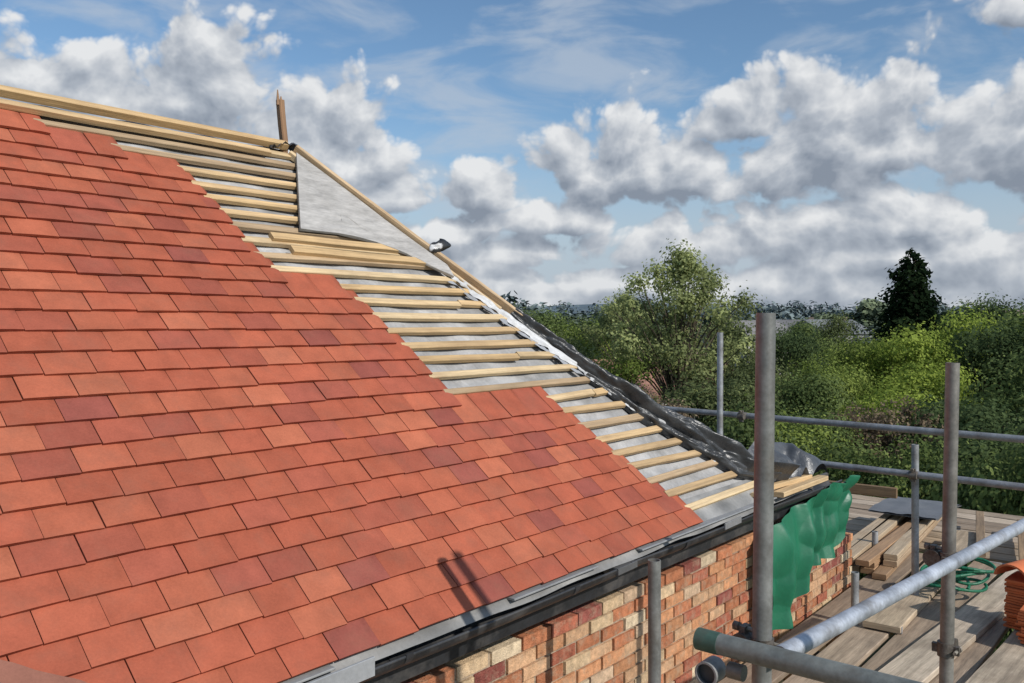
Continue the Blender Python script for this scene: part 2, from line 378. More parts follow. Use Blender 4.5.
for (x0,x1,dn,dz,w,h,c) in ((.9,1.58,-.036,-1.012,.06,.008,(.30,.295,.285)),(1.42,1.72,-.074,-1.045,.01,.06,(.30,.305,.31)),(2.4,2.95,-.036,-1.012,.055,.008,(.26,.26,.26)),(3.3,5.25,-.034,-1.012,.055,.008,(.28,.285,.29)),(3.08,3.24,-.05,-1.06,.05,.03,(.10,.10,.10)),(4.1,4.3,-.07,-1.05,.008,.035,(.2,.2,.2))):
    uc=MB(); uc.beam([W(x0,EN+dn,dz),W(x1,EN+dn+.004,dz+.002)],Z,w,h,c,.002); uc.obj('drip_strip',M_lead,roof)
mf=MB()
def mff(u,v):
    s=.37-u*.36; aE=.60+(.37-s)*1.35
    return R(aE-(1-v)*1.2+.008*nz3(u*12,2),s,.056-.006*v+.006*nz3(u*9,v*9,0))
mf.grid(mff,30,20,lambda u,v:(.28,.12,.085)); 
mf.obj('verge_fillet',M_tile,roof,label='dull brown mortar-coloured fillet over the tiles')
bp=MB(); ap=W(2.86,RN-.02,1.0)
bp.beam([ap+Z*-.12,ap+D*-.004+Z*.05,ap+D*-.010+Z*.13,ap+D*-.020+Z*.2,ap+D*-.026+Z*.27],D,.042,.036,(.27,.155,.085),.006,.003)
tip=ap+D*-.026+Z*.26
for (dx,dn,hh) in ((-.012,0,.065),(-.004,.008,.05),(.006,-.006,.03),(.013,.006,.015)):
    bp.tube(tip+D*dx+N*dn-Z*.02,tip+D*(dx-.004)+N*dn+Z*hh,.012,.003,7,(.34,.20,.11))
bp.obj('broken_post',M_pine,roof,label='dark snapped timber post at the hip apex')
bm=MB(); bm.grid(lambda u,v:ap+D*(-.12+.24*u)+N*(-.06+.1*v)+Z*(-.02+.04*math.sin(u*3.1)+.03*nz3(u*9,v*7,0)),16,10,lambda u,v:(.07,.07,.075)); bm.obj('apex_wrap',M_felt,roof)
sc=MB(); sp=R(hipa(1.98)+.05,1.98,.085)
def scf(u,v):
    an=u*2*math.pi; el_=(v-.5)*math.pi; k=1+.35*nz3(math.cos(an)*1.6,math.sin(an)*1.6,v*3)
    return sp+D*(math.cos(an)*math.cos(el_)*.075*k)+N*(math.sin(an)*math.cos(el_)*.04*k)+Z*(math.sin(el_)*.032*k+.012*math.cos(an))
sc.grid(scf,36,20,lambda u,v:(.75,.75,.75) if (.30+.12*math.sin(u*12.6))<v<.68 and math.sin(u*12.6+1)>-.4 else (.02,.02,.02))
sc.obj('plastic_scrap',M_felt,roof,label='black and white wad of plastic lodged behind the hip')
tp=MB()
def tpf(u,v):
    a=4.74+u*1.38
    t=min(1,max(0,(a-4.95)/.6)); t=t*t*(3-2*t); bot=-1.82+.27*t+.015*nz3(a*3,3)+(.16*max(0,(a-5.9)/.22)**1.6)
    rise=min(1,max(0,(u-.35)/.25)); rise=rise*rise*(3-2*rise)
    top=-1.15-.12*max(0,1-u/.3)**1.2+.10*rise+.012*math.sin(a*17)
    z=top+(bot-top)*v
    wv=2.2*nz3(a*1.4,v*.5,4)
    ph=a*23+v*1.6*(u-.3)+wv*1.5
    f1=(.5+.5*math.sin(ph)); fold=f1**1.3*(.075+.04*nz3(a*2,7))*(.3+.7*v**.5)+(.5+.5*math.sin(ph*2.2+1+wv))**2*.014+abs(nz3(a*4,v*2.4,2))*.04
    return W(a-.12*v*(u-.2)+.012*nz3(a*4,v*5,6),2.09-.095*rise*max(0,1-v*4)-.03*math.sin(min(1,v*1.2)*math.pi)-fold,z)
tp.grid(tpf,320,80,lambda u,v:tuple([1+.15*nz3(u*8,v*3,2)]*3))
tarp=tp.obj('tarpaulin',M_green,None,label='green tarpaulin draped in folds over the brick wall',category='tarpaulin')
# ---------------------------------------------------------------- scaffold
PR=.0242
def pole(p0,p1,label,c=(.36,.37,.38),r=PR,name='scaffold_pole'):
    mb=MB(); mb.tube(p0,p1,r,None,22,c,True,True,8,random.uniform(-.004,.004)); return mb.obj(name,M_galv,None,label=label,category='scaffold pole',group='scaffold poles')
V=lambda x,y,z:Vector((x,y,z+CAMZ))
p1b=V(.628,2.2,-2.6); p1t=V(.657,2.2,.031)
pole(p1b,p1t,'weathered grey upright scaffold pole with open top',(.25,.25,.235),.0250)
p2b=V(1.585,3.15,-2.6); p2t=V(1.633,3.15,-.14)
pole(p2b,p2t,'brownish grey upright scaffold pole',(.25,.235,.21))
pole(V(.534,3.2,-3.0),V(.536,3.2,-.885),'short grey upright scaffold pole in front of the wall',(.25,.25,.235))
pole(V(1.635,1.38,-6.0),V(1.635,1.38,.94),'tall grey upright pole of the outer scaffold row')
pole(Vector((1.66,6.8,0)),Vector((1.665,6.8,CAMZ-.06)),'slim upright scaffold pole beyond the hip')
r1a=W(6.75,4.3,-.75); r1b=W(6.36,.4,-.75); pole(r1a,r1b,'long horizontal guard rail pole',(.30,.31,.32))
r2a=W(6.5,3.6,-1.05); r2b=W(6.3,.4,-1.05); pole(r2a,r2b,'horizontal mid rail pole',(.30,.31,.33))
p4=W(6.40,1.67,0); pole(Vector((p4.x,p4.y,0)),Vector((p4.x,p4.y,CAMZ-.84)),'short upright pole below the guard rail')
dR=(p2t-p1t); dR.z=0; dR.normalize()
r3o=Vector((.66,2.2,CAMZ-.835))+Vector((.04,-.03,0))
pole(r3o-dR*.03,r3o+dR*3.4+Z*-.02,'bright galvanised horizontal ledger pole',(.46,.49,.54),.0235)
tD=-N
r4=V(.475,2.17,-.800); pole(r4+tD*.055,r4+tD*1.3,'thick horizontal transom pole',(.22,.235,.215),.0262)
mb=MB(); mb.tube(r4,r4+tD*.06,.0275,None,22,(.07,.13,.10),True); mb.obj('pole_end_sleeve',M_galv,None,label='green painted open sleeve on the transom pole end',category='pole sleeve') 
pole(V(2.215,5.5,-1.95),V(2.22,5.5,-1.60),'stubby upright pole standing on the deck')
pole(V(2.99,7.0,-2.6),V(2.99,7.0,-1.70),'stubby upright pole past the wall end')
def coupler(c,ax,bx,label='rusty steel scaffold coupler clamped on poles',s=1.0):
    mb=MB(); ax=Vector(ax).normalized(); bx=Vector(bx).normalized(); cr=ax.cross(bx).normalized(); k=random.uniform(.7,1.1); col=(.17*k,.15*k,.13*k)
    c=Vector(c)
    mb.tube(c-ax*.026*s,c+ax*.026*s,.029*s,None,18,col); c2=c+cr*.050
    mb.tube(c2-bx*.026*s,c2+bx*.026*s,.029*s,None,18,col)
    mb.box(c+cr*.018-ax*.02-bx*.02,ax*.04,bx*.04,cr*.02,col)
    for q,dx,up in((c,bx,ax),(c2,ax,bx)):
        for sg in(1,-1):
            mb.box(q+dx*.024*sg-up*.016-cr*.008,dx*.022*sg,up*.032,cr*.018,col)
        mb.tube(q+dx*.038-cr*.035*s,q+dx*.038+cr*.032*s,.007,None,8,(.3,.27,.22)); mb.tube(q+dx*.038+cr*.016,q+dx*.038+cr*.032,.013,None,6,(.25,.21,.17))
    return mb.obj('scaffold_coupler',M_coup,None,label=label,category='scaffold coupler',group='scaffold couplers')
coupler(V(.648,2.2,-.835),Z,dR)
t2=V(1.617,3.15,-.87); coupler(t2,Z,dR,s=1.1); coupler(V(1.607,3.15,-1.2),Z,tD)
coupler(W(6.62,3.05,-.75),Z,N); coupler(W(6.40,1.67,-1.05),Z,N)
mb=MB(); cc_=r4+tD*.035-Z*.062
mb.tube(cc_-Z*.012-D*.028,cc_-Z*.012+D*.028,.030,None,20,(.33,.33,.33),True); mb.tube(cc_+Z*.005+tD*.05,cc_+Z*.005+tD*.09,.02,None,14,(.2,.18,.15))
mb.obj('scaffold_coupler',M_galv,None,label='open galvanised swivel coupler hanging below the pole end',category='scaffold coupler',group='scaffold couplers')
mb=MB(); mb.beam([W(6.2,2.9,-1.17),W(6.25,1.75,-1.17)],Z,.04,.07,(.25,.16,.09)); mb.obj('timber_plank',M_board,None,label='brown timber plank fixed under the rails',category='plank')
BC=[(.46,.36,.26),(.39,.30,.22),(.50,.40,.30),(.33,.25,.18),(.47,.36,.25)]
def board(p0,p1,w=.225,h=.038,c=None,label='weathered scaffold board laid on the deck'):
    mb=MB(); p0=Vector(p0);p1=Vector(p1); c=c or random.choice(BC); k=random.uniform(.8,1.1); n=8
    mb.beam([p0.lerp(p1,i/n)+Z*(.006*math.sin(i*.8+k*9)) for i in range(n+1)],Z,w,h,tuple(x*k for x in c),.004,.0015)
    t=(p1-p0).normalized(); sd=t.cross(Z).normalized()
    for q,sg in((p0,1),(p1,-1)):
        mb.box(q+t*sg*.02-sd*(w/2+.0015)-Z*(h/2+.002),t*sg*.03,sd*(w+.003),Z*(h+.004),(.30,.29,.28))
    return mb.obj('scaffold_board',M_board,None,label=label,category='scaffold board',group='scaffold deck boards')
DZ=-1.97
for i in range(6):
    n_=2.0-i*.268; a=-1.2+random.uniform(-.4,.2)
    for L in(3.9,5.2):
        b=a+L; b=min(b,8.2+random.uniform(-.7,.6))
        if b-a>.5: board(W(a,n_,DZ+random.uniform(0,.03)),W(b-.02,n_+random.uniform(-.02,.02),DZ+random.uniform(0,.03)))
        a=b
for i in range(7):
    a=6.75+i*.26
    board(W(a,2.3,DZ-.055),W(a+random.uniform(-.03,.03),4.6,DZ-.055))
for (a0,n0,a1,n1,dz,c,l) in ((4.6,1.36,8.3,1.12,.055,(.56,.46,.35),'loose pale scaffold board lying across the deck'),(4.3,.98,7.9,.80,.055,(.53,.43,.32),'weathered scaffold board laid on the deck'),(5.6,1.66,8.6,1.78,.06,(.50,.39,.27),'loose brown timber board lying on the deck')):
    board(W(a0,n0,DZ+dz),W(a1,n1,DZ+dz+.006),c=c,label=l)
for i in range(5):
    a=-.8+i*2.0; mb=MB(); mb.tube(W(a,.6,DZ-.055),W(a,2.12,DZ-.055),PR,None,16,(.3,.3,.3),True); mb.obj('scaffold_pole',M_galv,None,label='transom pole carrying the deck boards',category='scaffold pole',group='scaffold poles')
rt=random.Random(3)
for i in range(12):
    lay=i//4; da=rt.uniform(-.2,.2); dn=(i%4)*.115+rt.uniform(-.01,.01); c=rt.choice([(.36,.22,.12),(.42,.30,.19),(.30,.19,.11),(.46,.35,.23)])
    mb=MB(); mb.beam([W(6.8+da,2.0+dn,DZ+.07+lay*.046),W(9.0+da,2.12+dn+rt.uniform(-.06,.06),DZ+.07+lay*.046)],Z,.10,.042,c,.004); mb.obj('timber_length',M_pine,None,label='sawn timber length stacked on the deck',category='timber',group='stacked timber lengths')
for i in range(3):
    da=rt.uniform(-.2,.2); dn=rt.uniform(0,.6); c=rt.choice([(.32,.21,.12),(.27,.19,.12),(.40,.31,.21)])
    mb=MB(); mb.beam([W(7.6+da,.95+dn,DZ+.10+.02*i),W(9.3+da,1.0+dn+rt.uniform(-.3,.3),DZ+.10+.02*i)],Z,.07,.035,c,.004); mb.obj('timber_length',M_board,None,label='loose timber length lying on the far deck end',category='timber',group='loose timber on the far deck end')
for i in range(8):
    a=8.35+i*.26
    board(W(a,.7,DZ-.055),W(a+.02,3.4,DZ-.055))
mb=MB(); mb.grid(lambda u,v:W(8.2+u*.9,1.95+v*.6,DZ+.25+.02*math.sin(u*4)+.02*nz3(u*4,v*4)),14,14,lambda u,v:(.15,.155,.165),True)
mb.grid(lambda u,v:W(8.2+u*.9,1.95+(1-v)*.6,DZ+.235+.02*math.sin(u*4)),10,10,lambda u,v:(.2,.2,.2)); mb.obj('grey_sheet',M_lead,None,label='flat grey sheet resting on stacked timber',category='sheet material')
def clay_tile(c,yaw,pitch,k,roll=0.0):
    mb=MB(); X=Vector((math.cos(yaw)*math.cos(pitch),math.sin(yaw)*math.cos(pitch),math.sin(pitch))); Y=Z.cross(X).normalized(); U=X.cross(Y).normalized(); Y=(Y*math.cos(roll)+U*math.sin(roll)).normalized(); U=X.cross(Y); c=Vector(c)
    col=(.60*k,.17*k,.07*k)
    f=lambda u,v,h:c+X*(u-.5)*.265+Y*(v-.5)*.165+U*(h+.004*(1-(2*u-1)**2))
    mb.grid(lambda u,v:f(u,v,.013),6,2,lambda u,v:col); mb.grid(lambda u,v:f(u,1-v,0),6,2,lambda u,v:col)
    for v in(0,1):
        for i in range(6):
            q=[mb.vert(f(i/6,v,0),col),mb.vert(f((i+1)/6,v,0),col),mb.vert(f((i+1)/6,v,.013),col),mb.vert(f(i/6,v,.013),col)]; mb.face(q if v==0 else q[::-1])
    for u in(0,1):
        q=[mb.vert(f(u,0,0),col),mb.vert(f(u,1,0),col),mb.vert(f(u,1,.013),col),mb.vert(f(u,0,.013),col)]; mb.face(q if u==1 else q[::-1])
    mb.obj('clay_tile',M_otile,None,label='orange red plain clay tile stacked on the deck',category='tile',group='stacks of clay tiles')
def ridge_tile(c,yaw,tilt,k):
    mb=MB(); X=Vector((math.cos(yaw),math.sin(yaw),tilt)).normalized(); Y=Z.cross(X).normalized(); U=X.cross(Y); c=Vector(c); ro=.105; ri=.091
    for rr,flip in((ro,0),(ri,1)):
        def f(u,v,rr=rr,flip=flip):
            v=1-v if flip else v
            an=math.pi*v; return c+X*(-.2+.4*u)+Y*math.cos(an)*rr+U*math.sin(an)*rr*.8
        mb.grid(f,4,18,lambda u,v:(.60*k,.175*k,.075*k))
    for sg in(-.2,.2):
        for j in range(18):
            a0=math.pi*j/18;a1=math.pi*(j+1)/18
            q=[mb.vert(c+X*sg+Y*math.cos(t)*r_+U*math.sin(t)*r_*.8,(.55*k,.16*k,.07*k)) for t,r_ in((a0,ri),(a0,ro),(a1,ro),(a1,ri))]
            mb.face(q if sg>0 else q[::-1])
    for sg in(1,-1):
        q=[mb.vert(c+X*x+Y*sg*r_,(.5*k,.13*k,.06*k)) for x,r_ in((-.2,ri),(.2,ri),(.2,ro),(-.2,ro))]; mb.face(q)
    mb.obj('ridge_tile',M_otile,None,label='half-round orange clay ridge tile on top of the tile stacks',category='tile',group='half-round ridge tiles')
hc=V(3.06,5.10,DZ+.08)
for j in range(12): clay_tile(hc+Vector((.10+rt.uniform(-.015,.015),-.02+rt.uniform(-.015,.015),.017*j)),.72+rt.uniform(-.12,.12),0,rt.uniform(.85,1.1))
for j in range(18): clay_tile(hc+Vector((.18+rt.uniform(-.012,.012),.25+rt.uniform(-.012,.012),.017*j)),.72+rt.uniform(-.08,.08),0,rt.uniform(.85,1.1))
for j in range(16): clay_tile(hc+Vector((.38+rt.uniform(-.012,.012),.05+rt.uniform(-.012,.012),.017*j)),.9+rt.uniform(-.06,.06),0,rt.uniform(.85,1.1))
for (dx,dy,dz,yw,tl_,k) in ((.20,.27,.32,.55,.0,1.1),(.40,.08,.29,.3,-.1,1.0)): ridge_tile(hc+Vector((dx,dy,dz)),yw,tl_,k)
gc=V(3.20,6.05,DZ+.14)
for i in range(7):
    mb=MB(); pts=[]; rx=rt.uniform(.12,.26); ry=rt.uniform(.10,.2); ph=rt.uniform(0,6); ox=rt.uniform(-.12,.12); oy=rt.uniform(-.1,.1)
    for j in range(30):
        t=j/29*6.0+ph; pts.append(gc+Vector((ox+math.cos(t)*rx,oy+math.sin(t*1.03)*ry,.02*i+.02*math.sin(t*2+i))))
    for q,w_ in zip(pts,pts[1:]): mb.tube(q,w_,.011,None,8,(1,1,1),False,False)
    mb.obj('rope',M_green,None,label='coiled green rope lying on the deck',category='rope',group='green rope coils')
# ---------------------------------------------------------------- ground
gm=bpy.data.materials.new('grass_ground'); gm.use_nodes=True; g=NT(gm.node_tree); b=gm.node_tree.nodes['Principled BSDF']
tc=g.n('ShaderNodeTexCoord'); n1,_=g.noise(tc.outputs['Object'],.06,4,.6); n2,_=g.noise(tc.outputs['Object'],3,4,.7)
c=g.mix(g.mr(n1,.35,.65),(.035,.055,.016),(.07,.09,.028)); c=g.mix(g.mr(n2,.45,.7,0,.6),c,(.09,.075,.045)); g.set(b.inputs['Base Color'],c); b.inputs['Roughness'].default_value=.95
gr_=MB(); nn=60
gr_.grid(lambda u,v:Vector(((u-.5)*6000,(v-.12)*6000,0)),nn,nn,None,False); gr_.obj('ground',gm,None,kind='structure')
hl=MB(); 
def hlf(u,v):
    x=-900+u*2600; y=620+v*700
    return Vector((x,y,-2+(21+9*math.sin(x*.004+1)+4*math.sin(x*.011))*math.sin(min(1,v*1.6)*math.pi/2)))
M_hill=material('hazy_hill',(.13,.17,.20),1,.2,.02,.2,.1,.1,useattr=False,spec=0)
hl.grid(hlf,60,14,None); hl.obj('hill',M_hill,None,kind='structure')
# ---------------------------------------------------------------- vegetation
def leafmesh(name,cent,rad,n,size,colA,colB,seed,flat=1.0,surf=.55,mats=None,rn=.4):
    rg=np.random.default_rng(seed); cent=np.array(cent,float); rad=np.array(rad,float)
    w=rad**2; idx=rg.choice(len(rad),n,p=w/w.sum())
    d=rg.normal(size=(n,3)); d/=np.linalg.norm(d,axis=1,keepdims=True)
    rr=rad[idx]*(surf+(1.12-surf)*rg.random(n)**.8)*(1+.18*rg.normal(size=n))
    sc=np.array([1,1,flat]); pos=cent[idx]+d*rr[:,None]*sc
    nrm=rg.normal(size=(n,3))*rn+d*1.0+np.array([0,0,.4]); nrm/=np.linalg.norm(nrm,axis=1,keepdims=True)
    t=np.cross(nrm,rg.normal(size=(n,3))); t/=np.linalg.norm(t,axis=1,keepdims=True); bt=np.cross(nrm,t)
    sz=size*(.6+.8*rg.random(n))[:,None]
    v=np.stack([pos-t*sz*.5,pos+bt*sz*.32,pos+t*sz*.5,pos-bt*sz*.32],axis=1).reshape(-1,3)
    cb=rg.random(len(rad)); k=(.68+.52*cb[idx]+.08*rg.random(n)); up=np.clip((d[:,2]+1)/2,0,1); k*=.9+.25*up  # clump tops lighter: shading by height painted into the leaf colour
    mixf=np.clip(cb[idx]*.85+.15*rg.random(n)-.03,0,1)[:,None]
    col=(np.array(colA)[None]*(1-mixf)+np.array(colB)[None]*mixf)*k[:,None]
    col=np.concatenate([col,np.ones((n,1))],1); col=np.repeat(col,4,axis=0)
    me=bpy.data.meshes.new(name); me.vertices.add(4*n); me.vertices.foreach_set('co',v.astype(np.float32).ravel())
    me.loops.add(4*n); me.loops.foreach_set('vertex_index',np.arange(4*n,dtype=np.int32)); me.polygons.add(n)
    me.polygons.foreach_set('loop_start',np.arange(0,4*n,4,dtype=np.int32)); me.polygons.foreach_set('loop_total',np.full(n,4,dtype=np.int32))
    me.update(calc_edges=True)
    ca=me.color_attributes.new('col','FLOAT_COLOR','POINT'); ca.data.foreach_set('color',col.astype(np.float32).ravel())
    me.materials.append(mats or M_leaf); return me
def treeparts(seed,H,Wd,n,leaf,cA,cB,kind='broad'):
    rd=random.Random(seed); cent=[];rad=[]
    tr=MB(); hb=H*.3
    if kind=='shrub': hb=H*.08
    if kind in('sparse','tall'): hb=H*.22
    top=Vector((rd.uniform(-.2,.2),rd.uniform(-.2,.2),H*.78))
    segs=6; trunk=[]
    for i in range(segs+1):
        f=i/segs; trunk.append(Vector((0,0,0)).lerp(top,f)+Vector((rd.uniform(-.1,.1),rd.uniform(-.1,.1),0))*(1 if 0<i else 0))
    r0=(.025 if kind!='tall' else .016)*H
    for i in range(segs): tr.tube(trunk[i],trunk[i+1],r0*(1-i/segs*.85),r0*(1-(i+1)/segs*.85),9,(1,1,1),False,False)
    nb={'broad':24,'shrub':18,'sparse':46,'tall':90,'pine':44,'far':12}[kind]
    for i in range(nb):
        if kind=='pine':
            f=(i+.5)/nb; z=H*(.2+.76*f); prof=(1-f)**.55*Wd*.5*rd.uniform(.6,1.25)+.15; an=i*2.4
            p=Vector((math.cos(an)*prof*.7,math.sin(an)*prof*.7,z)); r=max(.32,prof*.62)
        else:
            an=rd.random()*6.283; ph=rd.uniform(-.55,1.0); hz=(hb+H)/2; vr=(H-hb)/2*.86
            rad_=math.sqrt(max(0,1-ph*ph)) if ph>0 else 1-.25*abs(ph)
            q=rd.uniform(.55,1.0) if kind!='tall' else rd.uniform(.3,1.15)
            p=Vector((math.cos(an)*rad_*Wd*.40*q,math.sin(an)*rad_*Wd*.40*q,hz+ph*vr*rd.uniform(.75,1.05))); r=rd.uniform(.10,.23)*Wd*({'sparse':.62,'tall':.50}.get(kind,1))
        cent.append(p); rad.append(r)
        if kind!='far':
            j=min(segs-1,max(1,int((p.z/H)*segs*.7))); st=trunk[j]; mid=st.lerp(p,.5)+Vector((0,0,.1*H*rd.random()*.6))
            rb=r0*.35; tr.tube(st,mid,rb,rb*.6,6,(1,1,1),False,False); tr.tube(mid,p,rb*.6,rb*.2,6,(1,1,1),False,False)
            if kind=='sparse':
                for _ in range(3):
                    e=p+Vector((rd.gauss(0,1),rd.gauss(0,1),rd.gauss(.5,.8)))*r*.7; tr.tube(p,e,rb*.2,rb*.06,4,(1,1,1),False,False)
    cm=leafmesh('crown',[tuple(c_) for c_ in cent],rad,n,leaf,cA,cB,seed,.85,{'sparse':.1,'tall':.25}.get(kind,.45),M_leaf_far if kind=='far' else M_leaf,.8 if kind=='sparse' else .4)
    tob=tr.obj('trunk',M_bark); tm_=tob.data; bpy.data.objects.remove(tob)
    return tm_,cm,H,Wd
VAR={
 'bright':treeparts(1,7,6,11000,.16,(.20,.275,.05),(.32,.38,.08)),
 'bright2':treeparts(2,7,6,11000,.16,(.16,.22,.055),(.26,.31,.08)),
 'mid':treeparts(3,7,6,10000,.16,(.10,.145,.055),(.19,.235,.08)),
 'mid2':treeparts(4,7,6,10000,.16,(.15,.185,.08),(.24,.27,.11)),
 'dark':treeparts(5,7,6,9000,.17,(.05,.08,.036),(.10,.135,.055)),
 'tall':treeparts(6,9.2,6.4,15500,.13,(.25,.29,.12),(.37,.40,.17),'tall'),
 'bare':treeparts(7,6,5,4500,.12,(.22,.155,.11),(.26,.20,.13),'sparse'),
 'shrub':treeparts(8,4,5,9000,.13,(.12,.17,.055),(.22,.265,.085),'shrub'),
 'shrub2':treeparts(9,4,5,9000,.13,(.075,.11,.045),(.155,.195,.07),'shrub'),
 'pine':treeparts(10,12,4.4,13000,.34,(.012,.024,.012),(.026,.042,.017),'pine'),
 'far':treeparts(11,9,9,3600,.55,(.09,.12,.08),(.15,.18,.105),'far'),  # both far kinds: distance haze put into the muted leaf colours
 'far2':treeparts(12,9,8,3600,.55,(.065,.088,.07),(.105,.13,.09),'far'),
}
LAB={'bright':'leafy tree with fresh bright green crown','bright2':'leafy green tree with rounded uneven crown','mid':'mid green broadleaf tree in spring leaf','mid2':'olive green broadleaf tree','dark':'dark green dense tree','tall':'tall full tree with pale spring foliage','bare':'brownish nearly bare tree with fine branches','shrub':'green overgrown shrub in the garden','shrub2':'dark green bushy shrub in the garden','pine':'tall dark evergreen tree standing above the others','far':'distant broadleaf tree on the skyline','far2':'distant dark tree on the skyline'}
def tree(kind,X,dist,h,w,rot=None):
    tm_,cm,H,Wd=VAR[kind]; shr=kind.startswith('shrub')
    e=link('shrub' if shr else 'tree',None,None,label=LAB[kind],category='shrub' if shr else 'tree',group='garden shrubs' if shr else 'trees beyond the house')
    e.location=(X*dist,dist,0); e.scale=(w/Wd,w/Wd,h/H); e.rotation_euler=(0,0,random.random()*6.28)
    link('trunk',tm_,e); link('crown',cm,e)
for t in (  # dark and bright kinds differ in leaf green, with cloud shadow put into it
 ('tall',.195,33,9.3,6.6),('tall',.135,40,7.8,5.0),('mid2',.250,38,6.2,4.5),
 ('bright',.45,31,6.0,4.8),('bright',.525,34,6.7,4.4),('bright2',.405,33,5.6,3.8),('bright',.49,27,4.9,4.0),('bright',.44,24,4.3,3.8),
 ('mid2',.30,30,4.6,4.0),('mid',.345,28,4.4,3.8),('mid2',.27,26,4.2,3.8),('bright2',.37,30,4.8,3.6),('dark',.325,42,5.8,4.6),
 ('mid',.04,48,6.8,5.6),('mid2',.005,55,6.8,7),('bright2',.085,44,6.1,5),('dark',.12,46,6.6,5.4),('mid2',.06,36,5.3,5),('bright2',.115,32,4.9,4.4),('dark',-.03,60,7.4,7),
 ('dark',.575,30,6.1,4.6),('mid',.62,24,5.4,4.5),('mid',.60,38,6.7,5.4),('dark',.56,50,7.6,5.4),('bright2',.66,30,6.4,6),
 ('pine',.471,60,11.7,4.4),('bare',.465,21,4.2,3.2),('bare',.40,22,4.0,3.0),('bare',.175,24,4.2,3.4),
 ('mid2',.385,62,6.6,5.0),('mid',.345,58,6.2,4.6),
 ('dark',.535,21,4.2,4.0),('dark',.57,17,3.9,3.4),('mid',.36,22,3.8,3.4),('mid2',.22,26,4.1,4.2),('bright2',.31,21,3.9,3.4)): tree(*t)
for i in range(22):
    X=.12+.56*((i*0.618)%1); dist=13+8*((i*.377)%1)+(.62-X)*6
    h=CAMZ-(.12+.08*random.random())*dist*(1 if dist<16 else .85)
    tree(random.choice(['shrub','shrub2','shrub2','shrub']),X,dist,max(1.8,h),random.uniform(2.4,4.0))
for i in range(30):
    X=-.10+.84*i/30+random.uniform(-.01,.01); dist=random.uniform(80,190)
    tree(random.choice(['far','far2','far2']),X,dist,CAMZ+dist*random.choice([-.002,.004,.010,.016,.026]),random.uniform(8,13))
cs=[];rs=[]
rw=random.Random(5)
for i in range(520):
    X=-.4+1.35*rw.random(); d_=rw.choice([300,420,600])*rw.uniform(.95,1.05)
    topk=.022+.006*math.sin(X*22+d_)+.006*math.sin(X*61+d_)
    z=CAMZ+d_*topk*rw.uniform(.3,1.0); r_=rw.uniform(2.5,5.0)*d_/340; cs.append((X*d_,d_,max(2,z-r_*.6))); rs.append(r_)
me=leafmesh('distant_wood',cs,rs,50000,2.6,(.12,.155,.165),(.16,.195,.19),99,.8,.4,M_leaf_far); link('distant_wood',me,None,kind='stuff',label='far-off hazy woodland along the skyline',category='wood')  # haze is painted in as blue-grey leaf colours
M_wall2=material('render_wall',(1,1,1),.9,.1,1,8,.2,.01); M_roof2=material('slate_roof',(1,1,1),.8,.2,1,6,.3,.02)
def dhouse(X,dist,L,Wd,hw,hr,yaw,wc,rc,lab):
    e=link('distant_house',None,None,label=lab,category='house',group='distant houses'); e.location=(X*dist,dist,0); e.rotation_euler=(0,0,yaw)
    m=MB(); m.box((-L/2,-Wd/2,0),(L,0,0),(0,Wd,0),(0,0,hw),wc)
    for sg in(-1,1):
        q=[m.vert((sg*L/2,-Wd/2,hw),wc),m.vert((sg*L/2,Wd/2,hw),wc),m.vert((sg*L/2,0,hw+hr*.97),wc)]; m.face(q)
    m.obj('wall',M_wall2,e)
    m=MB()
    for sg in(-1,1):
        y=sg*(Wd/2+.3); m.box((-L/2-.3,y,hw-.2),(L+.6,0,0),(0,-y,hr+.2),(0,0,.15),rc)
    m.obj('roof',M_roof2,e)
    m=MB(); m.box((L*.3,-.3,hw+hr-.4),(.7,0,0),(0,.5,0),(0,0,.9),(.22,.17,.14)); m.obj('chimney',M_wall2,e)
    for i in range(4):
        for zz in(1.0,3.4):
            if zz+1.2<hw:
                m=MB(); m.box((-L/2+L*(i+.5)/4-.5,-Wd/2-.03,zz),(1.0,0,0),(0,.05,0),(0,0,1.2),(.05,.06,.07)); m.obj('window',M_lead,e)
for t in ((.372,115,9,7,5.0,1.6,.5,(.30,.295,.28),(.17,.18,.185),'distant pale house with grey slate roof'),(.325,120,9,7,4.8,1.8,-.3,(.30,.24,.20),(.17,.165,.165),'distant brick house with dark roof'),(.60,90,12,7,5.2,2.2,.2,(.40,.37,.34),(.22,.16,.13),'distant house with brown tiled roof'),(.17,40,7,5,3.0,1.3,.5,(.62,.60,.58),(.30,.16,.12),'small pale building among the trees'),(.28,100,9,7,4.6,1.8,.6,(.40,.38,.35),(.20,.19,.185),'distant house with grey-brown roof')): dhouse(*t)
